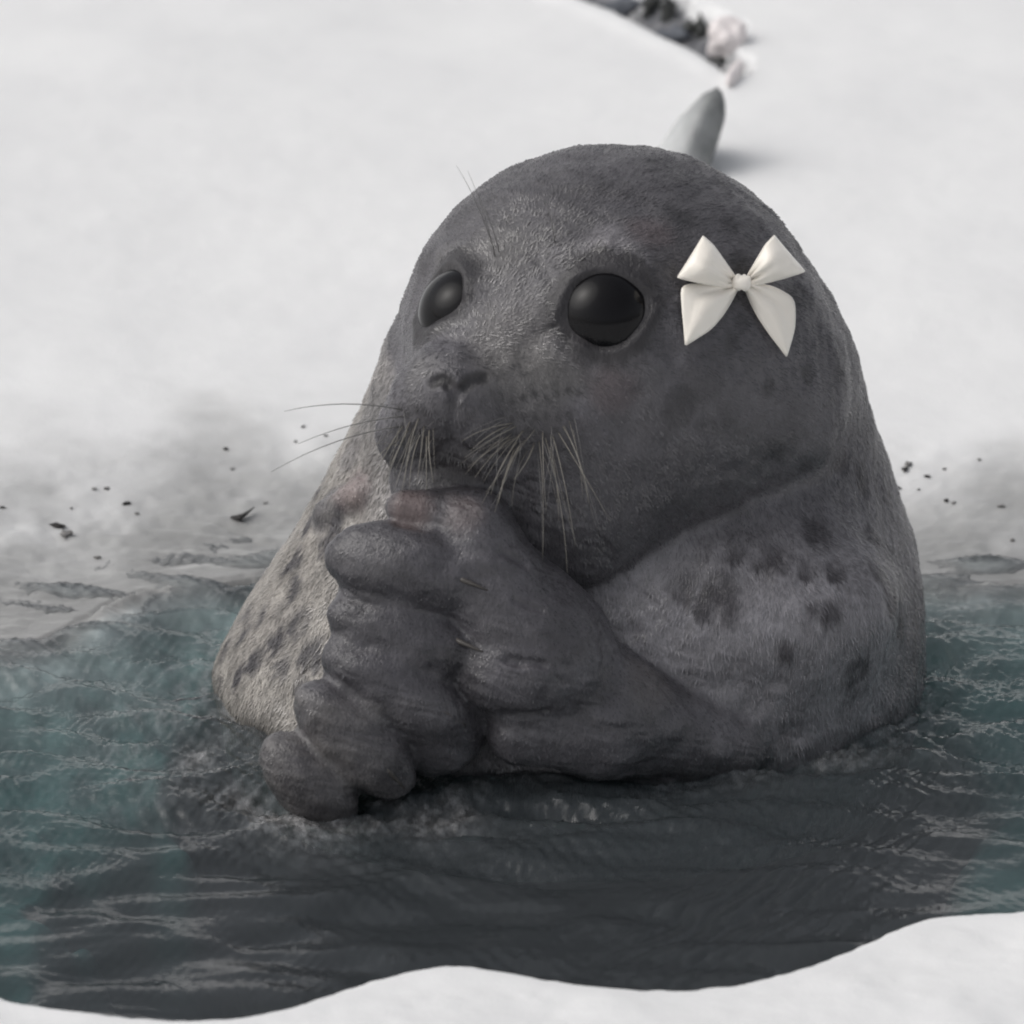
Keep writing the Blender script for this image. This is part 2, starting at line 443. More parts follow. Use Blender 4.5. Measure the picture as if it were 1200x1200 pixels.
def tab(v):
    t = np.interp(ZZ, _z[::-1], v[::-1]); k = np.exp(-np.linspace(-2, 2, 41) ** 2); k /= k.sum()
    return np.convolve(np.pad(t, 20, mode='edge'), k, 'valid')
Tc, Ta, Tb, Ty = tab(_c), tab(_a), tab(_b), tab(_y)

def trunk(p):
    z = p[:, 2]
    a, b = np.interp(z, ZZ, Ta), np.interp(z, ZZ, Tb)
    qx, qy = p[:, 0] - np.interp(z, ZZ, Tc), p[:, 1] - np.interp(z, ZZ, Ty)
    k0 = np.hypot(qx / a, qy / b); k1 = np.hypot(qx / a ** 2, qy / b ** 2) + 1e-9
    d = k0 * (k0 - 1) / k1
    d = smax(d, z - 545, 60)
    return smax(d, -z - 430, 60)

TH = math.radians(35)
fwd = np.array([-math.sin(TH), -math.cos(TH), 0.0]); lat = np.array([math.cos(TH), -math.sin(TH), 0.0]); up = np.array([0, 0, 1.])
HC = at(718, 400, -20)
HR = np.stack([lat, -fwd, up], 1)
def head(p):
    d = ell(p, HC, (244, 250, 226))
    # bridge and muzzle
    d = smin(d, cone(p, HC + fwd * 120 + up * 20, at(533, 462, -250), 150, 62), 80)
    return d
def muzzle(p):
    d = cone(p, at(506, 488, -240), at(488, 502, -228), 54, 46)
    d = smin(d, cone(p, at(578, 488, -252), at(652, 494, -224), 58, 66), 20)
    d = smin(d, ell(p, at(536, 451, -284), (36, 26, 22)), 24)
    d = smin(d, ell(p, at(528, 552, -216), (60, 66, 44)), 18)
    return d
def jowl(p):
    d = cone(p, at(880, 468, -60), at(655, 572, -150), 112, 116)
    d = smin(d, cone(p, at(655, 572, -150), at(560, 560, -175), 110, 84), 50)
    return d
def roty(deg):
    a = math.radians(deg); return np.array([[math.cos(a), 0, math.sin(a)], [0, 1, 0], [-math.sin(a), 0, math.cos(a)]])
LD = [  # five left-hand digits stacked one below the other, tips towards the other flipper: centre, half sizes, tilt down to the right
    ((486, 668, -338), (102, 50, 54), 13), ((480, 746, -356), (98, 46, 45), 20), ((466, 806, -378), (94, 46, 45), 32),
    ((416, 866, -400), (86, 46, 45), 46), ((362, 914, -416), (68, 44, 41), 46)]
def left_hand(p):
    d = None
    for c, r, tl in LD:
        q = ell(p, at(*c), r, roty(tl))
        d = q if d is None else smin(d, q, 12)
    d = smin(d, cone(p, at(458, 690, -318), at(446, 796, -350), 57, 57), 16)
    d = smin(d, cone(p, at(446, 796, -350), at(378, 896, -382), 57, 45), 16)
    d = smin(d, cone(p, at(530, 740, -300), at(510, 850, -340), 58, 58), 14)
    d = smin(d, cone(p, PINK[0], PINK[1], 20, 18), 44)
    d = smin(d, cone(p, at(410, 872, -340), at(440, 890, -180), 52, 70), 30)
    return d
def right_hand(p):
    d = cone(p, at(850, 874, -250), at(705, 836, -300), 52, 64)
    d = smin(d, cone(p, at(705, 836, -300), at(625, 760, -316), 64, 76), 40)
    d = smin(d, cone(p, at(622, 752, -316), at(556, 644, -310), 78, 52), 40)
    d = smin(d, cone(p, at(474, 596, -308), at(556, 612, -306), 22, 36), 30)
    d = smin(d, ell(p, at(566, 664, -332), (50, 36, 34), roty(20)), 34)
    d = smin(d, ell(p, at(586, 724, -350), (54, 34, 36), roty(14)), 34)
    d = smin(d, ell(p, at(594, 794, -376), (58, 36, 42), roty(8)), 26)
    d = smin(d, cone(p, at(700, 862, -340), at(606, 862, -362), 42, 34), 30)
    return d
PINK = None
def base(p):
    dh = head(p)
    dh = smin(dh, muzzle(p), 26)
    dh = smin(dh, jowl(p), 70)
    dt = trunk(p)
    dt = smin(dt, ell(p, at(880, 715, -165), (160, 105, 100)), 80)
    # head melts into the nape behind, folds over the chest in front
    k = 13 + 79 * sstep(-120, 60, p[:, 1])
    d = smin(dh, dt, k)
    dl, dr = left_hand(p), right_hand(p)
    dfp = smin(dl, dr, 8)
    return d, dh, dt, dfp

def trace_many(pp, fn):
    d = np.array([ray(*q) for q in pp]); t = np.full(len(d), 6150.0); live = np.arange(len(d))
    for _ in range(90):
        v = fn(CAM + d[live] * t[live][:, None]); t[live] += v * 0.8
        live = live[(v > 0.2) & (t[live] < 8500)]
        if not len(live): break
    return CAM + d * t[:, None]
def trace(px, py, fn): return trace_many([(px, py)], fn)[0]
def grad(p, fn, e=1.0):
    g = np.stack([fn(p + np.eye(3)[i] * e) - fn(p - np.eye(3)[i] * e) for i in range(3)], 1) / (2 * e)
    return g
def b0(p): return base(p)[0]
def full0(p):
    d, dh, dt, df = base(p); return smin(d, df, 14)

PINK = [np.array([0, 9e3, 0.]), np.array([0, 9.1e3, 0.])]
_t = trace_many([(385, 605), (425, 578)], trunk); PINK = [_t[0] + cF * 14, _t[1] + cF * 10]

EYES = []; EYEF = []
for (px, py, R, sink) in ((709, 361, 62, 45), (518, 350, 58, 42)):
    e = trace(px, py, b0); n = grad(e[None], b0, 3.0)[0]; n /= np.linalg.norm(n)
    uu = np.cross(up, n); uu /= np.linalg.norm(uu); ww = np.cross(n, uu)
    EYES.append((e - n * sink, n, R, e)); EYEF.append((uu, ww))

def seg_on(pxa, fn=b0, sink=0.0):
    e = trace_many(pxa, fn); n = grad(e, fn, 2.0); n /= np.linalg.norm(n, axis=1)[:, None]
    return list(e - n * sink)
NOSTRILS = [(seg_on([(506, 448), (518, 443), (526, 450)], sink=0), 4.6), (seg_on([(568, 441), (554, 445), (545, 453)], sink=0), 4.6)]
GROOVES = [(seg_on([(526, 452), (533, 464)], sink=-1), 3.0), (seg_on([(545, 455), (537, 464)], sink=-1), 3.0), (seg_on([(650, 384), (640, 386)], sink=-1), 2.5), (seg_on([(772, 350), (788, 347)], sink=-1), 3.0), (seg_on([(534, 462), (531, 484), (530, 512)], sink=-1), 4.0), (seg_on([(480, 540), (508, 536), (530, 520), (556, 534), (600, 536)], sink=0), 4.0)]
FOLDS = [(seg_on(c, full0, 1), r) for c, r in (([(590, 648), (616, 660)], 2.5), ([(604, 704), (634, 714)], 2.5), ([(596, 774), (636, 780)], 3), ([(592, 838), (640, 834)], 3.5), ([(470, 612), (500, 618)], 2.5))]
BUMPS = [(seg_on([(672, 302), (712, 292), (752, 304)], b0, 16), 20, 26), (seg_on([(500, 304), (520, 296), (538, 300)], b0, 14), 17, 18),
         (seg_on([(650, 424), (700, 436), (752, 424)], b0, 18), 20, 24)]

def polyd(p, pts):
    d = None
    for a, b in zip(pts[:-1], pts[1:]):
        c = cone(p, a, b, 0.0, 0.0); d = c if d is None else np.minimum(d, c)
    return d

def seal_sdf(p, parts=False):
    d, dh, dt, df = base(p)
    near = np.abs(d) < 90
    q = p[near]
    if len(q):
        v = d[near]
        for pts, r, k in BUMPS: v = smin(v, polyd(q, pts) - r, k)
        for ei, (c, n, R, e) in enumerate(EYES):
            rel = q - c; rl = np.linalg.norm(rel, axis=1) + 1e-6
            uu, ww = EYEF[ei]; th = np.arccos(np.clip(rel @ n / rl, -1, 1)); px_, py_ = rel @ uu, rel @ ww
            hyp = np.hypot(px_, py_) + 1e-6; cs, sn_ = px_ / hyp, py_ / hyp
            al = np.radians(47.5) - np.radians(6) * np.maximum(sn_, 0) ** 2 + np.radians(2) * np.maximum(-sn_, 0)
            al = al + np.radians(13) * np.maximum(cs * np.cos(.12) + sn_ * np.sin(.12), 0) ** 14 + np.radians(11) * np.maximum(-cs * np.cos(.42) - sn_ * np.sin(.42), 0) ** 12
            lid = smax(rl - (R + 5.5), (al - th) * R, 4)
            v = smin(v, lid, 18)
        for pts, r in NOSTRILS: v = smax(v, -(polyd(q, pts) - r), 5)
        for pts, r in GROOVES: v = smax(v, -(polyd(q, pts) - r), 7)
        v = v + 2.2 * vnoise(q[:, 0] / 34, q[:, 1] / 34, q[:, 2] / 34) + 1.0 * vnoise(q[:, 0] / 15, q[:, 1] / 15, q[:, 2] / 15)
        d = d.copy(); d[near] = v
    full = smin(d, df, 10)
    near = np.abs(df) < 60; q = p[near]
    if len(q):
        v = full[near]
        for pts, r in FOLDS: v = smax(v, -(polyd(q, pts) - r), 9)
        v = v + 1.8 * vnoise(q[:, 0] / 26, q[:, 1] / 22, q[:, 2] / 18) + 0.9 * (1 - np.abs(vnoise(q[:, 0] / 30, q[:, 1] / 14, q[:, 2] / 8 + q[:, 0] / 26)) * 2)
        full[near] = v
    if parts: return full, dh, dt, df
    return full

def surface_nets(fn, lo, hi, st):
    ax = [np.arange(lo[i], hi[i] + st, st) for i in range(3)]
    nx, ny, nz = map(len, ax)
    G = np.empty((nx, ny, nz), np.float32)
    yy, zz = np.meshgrid(ax[1], ax[2], indexing='ij')
    for i in range(0, nx, 8):
        xs = ax[0][i:i + 8]
        P = np.stack([np.repeat(xs, yy.size), np.tile(yy.ravel(), len(xs)), np.tile(zz.ravel(), len(xs))], 1)
        G[i:i + 8] = fn(P).reshape(len(xs), ny, nz)
    sg = G < 0
    acc = np.zeros((nx - 1, ny - 1, nz - 1, 3)); cnt = np.zeros((nx - 1, ny - 1, nz - 1))
    offs = [(a, b, c) for a in (0, 1) for b in (0, 1) for c in (0, 1)]
    def sl(o, A): return A[o[0]:nx - 1 + o[0], o[1]:ny - 1 + o[1], o[2]:nz - 1 + o[2]]
    for o in offs:
        for k in range(3):
            if o[k]: continue
            o2 = list(o); o2[k] = 1
            a, b = sl(o, G), sl(o2, G); m = (a < 0) != (b < 0)
            t = np.where(m, a / np.where(m, a - b, 1), 0)
            for j in range(3):
                acc[..., j] += np.where(m, o[j] + (t if j == k else 0), 0)
            cnt += m
    act = cnt > 0
    ids = np.full(act.shape, -1); ids[act] = np.arange(act.sum())
    I = np.stack(np.nonzero(act), 1)
    v = (acc[act] / cnt[act][:, None] + I) * st + np.array(lo)
    faces = []
    for k in range(3):
        u, w_ = (k + 1) % 3, (k + 2) % 3
        s0 = [slice(1, -1)] * 3; s0[k] = slice(0, -1); s1 = list(s0); s1[k] = slice(1, None)
        a, b = sg[tuple(s0)], sg[tuple(s1)]
        E = np.stack(np.nonzero(a != b), 1)
        fl = a[tuple(E.T)]
        E = E + 1; E[:, k] -= 1
        du = np.eye(3, dtype=int)[u]; dw = np.eye(3, dtype=int)[w_]
        q = np.stack([ids[tuple((E - du - dw).T)], ids[tuple((E - dw).T)], ids[tuple(E.T)], ids[tuple((E - du).T)]], 1)
        q[~fl] = q[~fl][:, ::-1]
        faces.append(q)
    return v, np.concatenate(faces)

def subdiv(v, f):
    e = np.concatenate([f[:, [0, 1]], f[:, [1, 2]], f[:, [2, 3]], f[:, [3, 0]]]); e.sort(1)
    key = e[:, 0].astype(np.int64) * len(v) + e[:, 1]
    u, inv = np.unique(key, return_inverse=True)
    ev = (v[u // len(v)] + v[u % len(v)]) / 2
    fv = v[f].mean(1)
    n = len(f); ei = len(v) + inv.reshape(4, n); ci = len(v) + len(ev) + np.arange(n)
    nf = np.concatenate([np.stack([f[:, i], ei[i], ci, ei[(i + 3) % 4]], 1) for i in range(4)])
    return np.concatenate([v, ev, fv]), nf

def project(v, it=2, e=0.8, lim=4.0):
    for _ in range(it):
        d = seal_sdf(v)
        g = np.stack([seal_sdf(v + np.eye(3)[i] * e) - d for i in range(3)], 1) / e
        g2 = (g * g).sum(1) + 1e-6
        stp = np.clip(d / np.sqrt(g2), -lim, lim) / np.sqrt(g2)
        v = v - g * np.minimum(stp, 10)[:, None]
    return v

v, f = surface_nets(seal_sdf, (-400, -480, -130), (520, 380, 690), 10.0)
v = project(v, 2)
v, f = subdiv(v, f); v = project(v, 1)
# finer only where the photograph looks: keep quads, split all once more
v, f = subdiv(v, f); v = project(v, 1)

# coat colours ----------------------------------------------------
full, dh, dt, df = seal_sdf(v, True)
wf = sstep(14, -6, df - np.minimum(dh, dt) * 0 ) * (df < np.minimum(dh, dt) + 10)
wh = sstep(14, -10, dh - dt)
nz1 = fbm(v[:, 0] / 60, v[:, 1] / 60, v[:, 2] / 60, 4)
nz2 = fbm(v[:, 0] / 24, v[:, 1] / 24, v[:, 2] / 40, 3)
nz3 = fbm(v[:, 0] / 13 + 40, v[:, 1] / 13, v[:, 2] / 20, 3)
nz4 = fbm((v[:, 0] - 0.45 * v[:, 2]) / 9, v[:, 1] / 14, (v[:, 2] + 0.45 * v[:, 0]) / 60, 3)
def C(*a): return np.array(a, float)
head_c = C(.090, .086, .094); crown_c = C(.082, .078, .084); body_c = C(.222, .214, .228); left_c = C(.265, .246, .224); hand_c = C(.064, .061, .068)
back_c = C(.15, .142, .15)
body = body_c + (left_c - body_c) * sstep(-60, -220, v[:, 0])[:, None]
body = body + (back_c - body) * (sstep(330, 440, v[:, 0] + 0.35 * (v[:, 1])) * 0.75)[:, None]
body = body * (1 + 0.20 * nz1 + (0.10 + 0.22 * sstep(-80, -200, v[:, 0])) * nz4)[:, None]
nape = sstep(190, 290, v[:, 2] + 20 * nz1) * sstep(140, 250, v[:, 0])
body = body + (head_c * (1 + 0.2 * nz1)[:, None] - body) * (0.85 * nape)[:, None]
# leopard-like dark spots on the trunk: hand placed ones plus a scatter
SP = [(958, 622, 22), (903, 655, 20), (978, 668, 13), (945, 668, 10), (845, 700, 26), (975, 722, 14), (950, 718, 10), (920, 762, 14), (1030, 672, 20),
      (1045, 700, 20), (1056, 735, 18), (1005, 785, 20), (862, 652, 12), (1020, 630, 15), (800, 690, 16), (700, 812, 18), (985, 535, 18), (930, 540, 14),
      (1010, 560, 16), (965, 505, 18), (905, 520, 16),
      (348, 655, 16), (385, 635, 15), (330, 640, 11), (365, 610, 10), (395, 612, 12), (305, 720, 14), (285, 745, 13), (325, 745, 18), (350, 730, 16), (300, 770, 14),
      (345, 690, 15), (265, 760, 12), (370, 765, 18), (330, 780, 15), (400, 590, 10), (375, 575, 9), (280, 790, 12), (350, 805, 14), (255, 800, 10)]
spot = np.zeros(len(v))
for (px, py, r), c in zip(SP, trace_many([q[:2] for q in SP], full0)):
    sel = np.nonzero(np.abs(v - c).max(1) < r * 2.4)[0]
    q = v[sel] - c; q = q + np.stack([nz2[sel] * 8 + nz3[sel] * 4, nz1[sel] * 8, nz3[sel] * 9 + nz2[sel] * 4], 1)
    dd = np.sqrt(q[:, 0] ** 2 + q[:, 1] ** 2 + (q[:, 2] * 0.8) ** 2)
    spot[sel] = np.maximum(spot[sel], sstep(r * 1.45, r * 0.5, dd))
cell = 62.0
gi = np.floor(v / cell).astype(int); best = np.full(len(v), 1e9)
for ox in (-1, 0, 1):
    for oy in (-1, 0, 1):
        for oz in (-1, 0, 1):
            k = gi + (ox, oy, oz)
            jx, jy, jz = _hash(k[:, 0], k[:, 1], k[:, 2]), _hash(k[:, 1] + 51, k[:, 2], k[:, 0]), _hash(k[:, 2] + 91, k[:, 0], k[:, 1])
            rr = 0.16 + 0.26 * _hash(k[:, 0] + 7, k[:, 2] + 3, k[:, 1])
            c = (k + np.stack([jx, jy, jz], 1)) * cell
            best = np.minimum(best, np.linalg.norm(v - c, axis=1) / (rr * cell) + 0.3 * nz2)
scat = sstep(1.15, 0.6, best) * 0.8
spot = np.maximum(spot, scat * np.where(v[:, 1] > -40, 1.0, 0.35))
spot = np.clip(spot * (0.9 + 0.35 * nz2 + 0.4 * nz3), 0, 1)
dark_c = C(.045, .041, .046)
body = body + (dark_c - body) * (spot * (0.9 + 0.06 * sstep(-80, -200, v[:, 0])))[:, None]
hd = head_c + (crown_c - head_c) * sstep(470, 620, v[:, 2])[:, None]
hd = hd * (1 + 0.20 * nz1 + 0.08 * nz2)[:, None]
hd = hd * (1 - 0.5 * scat * sstep(40, 200, v[:, 0]))[:, None]
col = body + (hd - body) * wh[:, None]
def blob(px, py, r, c, amt, sq=(1, 1, 1)):
    e = trace(px, py, full0); sel = np.nonzero(np.abs(v - e).max(1) < r * 1.3 + 12)[0]
    k = sstep(r * 1.3, r * 0.4, np.linalg.norm(v[sel] - e, axis=1) + 6 * nz2[sel]) * amt
    col[sel] += (np.array(c) - col[sel]) * k[:, None]
blob(712, 292, 34, (.20, .19, .20), 0.75); blob(525, 298, 22, (.14, .135, .135), 0.5)
blob(600, 400, 60, (.115, .108, .105), 0.6); blob(700, 425, 40, (.12, .112, .115), 0.5); blob(620, 450, 55, (.12, .115, .11), 0.55)
blob(570, 300, 50, (.115, .11, .108), 0.5); blob(490, 430, 26, (.14, .135, .135), 0.5)
blob(760, 275, 30, (.12, .095, .098), 0.5); blob(720, 455, 30, (.105, .08, .085), 0.5)
blob(440, 480, 40, (.15, .145, .145), 0.7); blob(410, 530, 30, (.17, .16, .16), 0.7)
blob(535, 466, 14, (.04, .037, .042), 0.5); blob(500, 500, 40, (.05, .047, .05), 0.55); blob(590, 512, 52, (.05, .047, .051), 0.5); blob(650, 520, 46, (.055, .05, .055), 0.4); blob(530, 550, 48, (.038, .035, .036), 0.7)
hand = hand_c * (1 + 0.22 * nz1 + 0.10 * nz2)[:, None]
col = col + (hand - col) * wf[:, None]
blob(408, 572, 30, (.25, .20, .19), 0.75); blob(480, 592, 30, (.17, .13, .125), 0.7); blob(540, 600, 26, (.13, .105, .105), 0.6)
blob(430, 640, 40, (.125, .12, .125), 0.5); blob(760, 800, 40, (.13, .12, .12), 0.6)
for c, n, R, e in EYES:
    rel = v - c; rl = np.linalg.norm(rel, axis=1) + 1e-6; th = np.degrees(np.arccos(np.clip(rel @ n / rl, -1, 1)))
    k = sstep(66, 51, th + 4 * nz3) * (rl < R + 22); col = col + (C(.020, .018, .020) - col) * (k * 0.9)[:, None]
for pts, r in NOSTRILS:
    k = sstep(r + 7, r, polyd(v, pts)); col = col + (C(.008, .007, .008) - col) * k[:, None]
# whisker follicles in rows on the two pads
FOL = []
for i in range(7): FOL.append((600 + i * 13, 470 - (i % 3) * 3 - i * 1.5)); FOL.append((588 + i * 13, 486 + (i % 2) * 4)); FOL.append((585 + i * 11, 504 + (i % 3) * 3))
for i in range(4): FOL.append((468 + i * 10, 478 + (i % 2) * 5)); FOL.append((466 + i * 10, 498 + (i % 2) * 4)); FOL.append((472 + i * 8, 516))
FOL += [(578, 290), (585, 318), (575, 326), (648, 286), (640, 300), (612, 438), (600, 430), (640, 430), (655, 440)]
for (px, py), e in zip(FOL, trace_many(FOL, b0)):
    sel = np.nonzero(np.abs(v - e).max(1) < 8)[0]
    k = sstep(6.0, 1.5, np.linalg.norm(v[sel] - e, axis=1)); col[sel] += (C(.03, .028, .03) - col[sel]) * (k * 0.7)[:, None]
wetline = sstep(34, 6, v[:, 2] + 10 * nz2)            # soaked band just above the water
col = np.clip(col * (1 - 0.4 * wetline)[:, None], .004, .9)
sheen = np.clip(wf + 0.8 * sstep(120, -20, v[:, 2]) + 0.3 * sstep(480, 640, v[:, 2]), 0, 1)

seal = empty('seal', (70, 0, 0))
tag(seal, 'wet dark grey spotted seal holding its flippers together, upright in the ice hole', 'seal')
body_o = mesh_np('body', v, f, M['coat'], seal, origin=(70, 0, 0), attrs=dict(sheen=sheen), colors=dict(coat=col))

# short wet fur lying along the body, one mass of fine strands
def mat_fur():
    t = NT('seal_fur'); t.bsdf(Base_Color=t.attr('coat', True), Roughness=0.27, Specular_IOR_Level=0.6); return t.m
M['fur'] = mat_fur()
vn = np.empty(len(v) * 3, np.float32); body_o.data.vertices.foreach_get('normal', vn); vn = vn.reshape(-1, 3).astype(float)
ok = (v[:, 2] > -15) & (rng.random(len(v)) < 0.26)
for c, n, R, e in EYES: ok &= np.linalg.norm(v - e, axis=1) > R - 2
for pts, r in NOSTRILS: ok &= polyd(v, pts) > r + 8
ok &= ~((wf > 0.4) & (rng.random(len(v)) < 0.35))
k = np.nonzero(ok)[0]
p0 = v[k]; n0 = vn[k]; nk = len(k)
nose = at(536, 455, -290)
flow = np.where((wh[k] > 0.5)[:, None], (p0 - nose) / (np.linalg.norm(p0 - nose, axis=1)[:, None] + 40) + np.array([0, 0, -0.55]), np.array([0, 0.15, -1.0]))
flow = flow + 0.32 * np.stack([vnoise(p0[:, 0] / 26 + j * 31, p0[:, 1] / 26, p0[:, 2] / 26) for j in range(3)], 1) + rng.normal(0, 0.13, (nk, 3))
flow -= (flow * n0).sum(1)[:, None] * n0; flow /= np.linalg.norm(flow, axis=1)[:, None] + 1e-9
sidev = np.cross(flow, n0)
Lh = (np.where(wh[k] > 0.5, 8.0, 9.5) * (1 - 0.5 * (wf[k] > 0.4)) * rng.uniform(0.6, 1.35, nk))[:, None]
wd = rng.uniform(0.5, 0.85, nk)[:, None]
mid = p0 + flow * Lh * 0.5 + n0 * Lh * 0.11; tip = p0 + flow * Lh + n0 * Lh * rng.uniform(0.04, 0.16, nk)[:, None]
p0 = p0 - n0 * 0.6
FV = np.stack([p0 - sidev * wd, p0 + sidev * wd, mid - sidev * wd * 0.8, mid + sidev * wd * 0.8, tip], 1).reshape(-1, 3)
b5 = np.arange(nk)[:, None] * 5
FT = np.concatenate([b5 + np.array([[0, 1, 3]]), b5 + np.array([[0, 3, 2]]), b5 + np.array([[2, 3, 4]])])
fc = np.repeat(col[k] * rng.uniform(0.75, 1.35, nk)[:, None], 5, axis=0)
fur = mesh_np('fur', FV, FT, M['fur'], seal, origin=(70, 0, 0), colors=dict(coat=fc))
tag(fur, kind='stuff')

def uv_sphere(R, nu=48, nvv=32):
    t = np.linspace(0, math.pi, nvv); p = np.linspace(0, 2 * math.pi, nu, endpoint=False)
    T, Pp = np.meshgrid(t, p, indexing='ij')
    vv = np.stack([np.sin(T) * np.cos(Pp), np.sin(T) * np.sin(Pp), np.cos(T)], -1).reshape(-1, 3) * R
    ff = []
    for i in range(nvv - 1):
        for j in range(nu): ff.append((i * nu + j, (i + 1) * nu + j, (i + 1) * nu + (j + 1) % nu, i * nu + (j + 1) % nu))
    return vv, np.array(ff)
for c, n, R, e in EYES:
    ev, ef = uv_sphere(R)
    # cornea: swell a little along the gaze
    g = ev @ n; ev = ev + np.outer(2.0 * sstep(R * 0.55, R, g), n)
    mesh_np('eye', ev + c, ef, M['eye'], seal, origin=c)

def tube(name, pts, r0, r1, mat, parent, seg=5):
    pts = np.array(pts); n = len(pts); vv = []; ff = []
    for i in range(n):
        t = pts[min(i + 1, n - 1)] - pts[max(i - 1, 0)]; t /= np.linalg.norm(t)
        a = np.cross(t, [0.3, 0.2, 0.93]); a /= np.linalg.norm(a); b = np.cross(t, a)
        r = r0 + (r1 - r0) * i / (n - 1)
        for j in range(seg):
            an = 2 * math.pi * j / seg; vv.append(pts[i] + r * (a * math.cos(an) + b * math.sin(an)))
    for i in range(n - 1):
        for j in range(seg):
            ff.append((i * seg + j, i * seg + (j + 1) % seg, (i + 1) * seg + (j + 1) % seg, (i + 1) * seg + j))
    ff.append(tuple(range(seg))[::-1]); ff.append(tuple((n - 1) * seg + j for j in range(seg)))
    return mesh_np(name, vv, ff, mat, parent, origin=pts[0])

def whisker(root, tip, bow=(0, 0), lift=35, r=0.9, mat='whisker'):
    a = trace(*root, full0); dep = (a - CAM) @ cF
    d = ray(*tip); b = CAM + d * ((dep - lift) / (d @ cF))
    m = (a + b) / 2 + cR * bow[0] + cU * bow[1] - cF * 18
    pts = [a * (1 - t) ** 2 + 2 * m * t * (1 - t) + b * t * t for t in np.linspace(-0.03, 1, 9)]
    tube('whisker', pts, r, r * 0.3, M[mat], seal)
W = [((472, 500), (438, 560)), ((478, 505), (447, 572)), ((482, 508), (462, 575)), ((486, 512), (470, 580)), ((492, 510), (480, 574)), ((497, 500), (488, 570)), ((500, 512), (500, 575)), ((468, 515), (440, 540)),
     ((490, 492), (474, 566)), ((503, 505), (508, 566)), ((480, 495), (455, 555)), ((474, 512), (450, 580)),
     ((600, 496), (540, 518)), ((604, 500), (545, 536)), ((600, 508), (548, 548)), ((598, 514), (556, 560)), ((606, 512), (566, 566)), ((606, 518), (575, 580)), ((612, 505), (565, 590)), ((604, 524), (580, 600)),
     ((594, 500), (552, 528)), ((610, 520), (584, 590)), ((616, 515), (590, 562)), ((590, 512), (545, 556)),
     ((632, 520), (636, 655)), ((640, 516), (665, 672)), ((648, 512), (674, 640)), ((655, 508), (716, 612)), ((626, 520), (602, 562)), ((645, 525), (655, 610)), ((636, 508), (640, 600)), ((660, 500), (690, 590))]
for i, (a, b) in enumerate(W):
    whisker(a, b, (random.uniform(-4, 8) if b[0] > 600 else random.uniform(-6, 3), random.uniform(0, 8)), random.uniform(20, 50), random.uniform(0.55, 0.9))
for j in range(40):
    a, b = W[random.randrange(len(W))]
    whisker((a[0] + random.uniform(-18, 18), a[1] + random.uniform(-14, 9)), (b[0] + random.uniform(-16, 16), b[1] + random.uniform(-22, 14)), (random.uniform(-8, 8), random.uniform(-2, 10)), random.uniform(8, 45), random.uniform(0.3, 0.5), random.choice(('whisker', 'dark_whisker', 'dark_whisker')))
for a, b, bow in (((470, 480), (333, 482), (0, 14)), ((468, 500), (318, 553), (0, 16)), ((472, 488), (350, 520), (0, 10))):
    whisker(a, b, bow, 10, 0.9, 'dark_whisker')
for a, b in (((578, 290), (535, 194)), ((580, 300), (548, 200)), ((585, 295), (556, 222)), ((650, 285), (636, 232))):
    whisker(a, b, (4, 6), 50, 0.6, 'dark_whisker')

def claw(pa, pb, r=3.4):
    a = trace(*pa, seal_sdf); b = trace(*pb, seal_sdf)
    a = a + cF * 4; b = b + cF * 0.5; m = (a + b) / 2 - cF * 6
    pts = [a * (1 - t) ** 2 + 2 * m * t * (1 - t) + b * t * t for t in np.linspace(0, 1, 7)]
    tube('claw', pts, r, 0.8, M['claw'], seal, 7)
for a, b in (((538, 678), (572, 692)), ((534, 750), (566, 764)), ((516, 832), (546, 850)), ((452, 900), (474, 924))): claw(a, b)

# ------------------------------------------------------------------ satin bow on the head
def mat_satin():
    t = NT('cream_satin'); o = t.obj()
    n = t.noise(t.obj((1, 1, 1)), 90, 3, 0.5)
    c = t.mix(n, (0.90, 0.84, 0.745), (0.94, 0.895, 0.82))
    t.bsdf(Base_Color=c, Roughness=0.30, Specular_IOR_Level=0.5, Sheen_Weight=0.4, Normal=t.bump(n, 0.1, 0.002))
    return t.m
M['satin'] = mat_satin()
bow_base = trace(868, 332, b0)
BD = (bow_base - CAM) @ cF
bow = empty('hair_bow', bow_base)
tag(bow, 'cream satin ribbon bow with pointed tails on the side of the seal head', 'bow')
def bps(L):
    """points of the bow: its plane leans back to the right, along the head, and never sinks into it"""
    L = np.array(L, float)
    sd_ = (trace_many(L[:, :2], b0) - CAM) @ cF
    dep = np.minimum(BD - 10 + (L[:, 0] - 868) * 0.5, sd_ - 3) - L[:, 2]
    d = np.array([ray(*q) for q in L[:, :2]]); return CAM + d * (dep / (d @ cF))[:, None]
def loft(name, A, B, bulge, mat='satin', n=20, m=11, ripple=0.0, th=1.6):
    """surface between two edge curves A and B: lists of (px, py, forward)"""
    def samp(L):
        L = np.array(L, float); t = np.linspace(0, len(L) - 1, n); k = np.arange(len(L))
        pts = np.stack([np.interp(t, k, L[:, i]) for i in range(3)], 1)
        for _ in range(2): pts[1:-1] = (pts[:-2] + 2 * pts[1:-1] + pts[2:]) / 4
        return pts
    a, b = samp(A), samp(B); vv = []
    for i in range(n):
        u = i / (n - 1)
        for j in range(m):
            s = j / (m - 1); q = a[i] * (1 - s) + b[i] * s
            q[2] += bulge(u, s) + ripple * math.sin(s * 9 + 2) * (1 - u) * u * 4
            vv.append(q)
    ff = [(i * m + j, i * m + j + 1, (i + 1) * m + j + 1, (i + 1) * m + j) for i in range(n - 1) for j in range(m - 1)]
    o = mesh_np(name, bps(vv), ff, M[mat], bow, origin=bow_base)
    md = o.modifiers.new('thickness', 'SOLIDIFY'); md.thickness = th * S; md.offset = 0
    return o
sn = math.sin
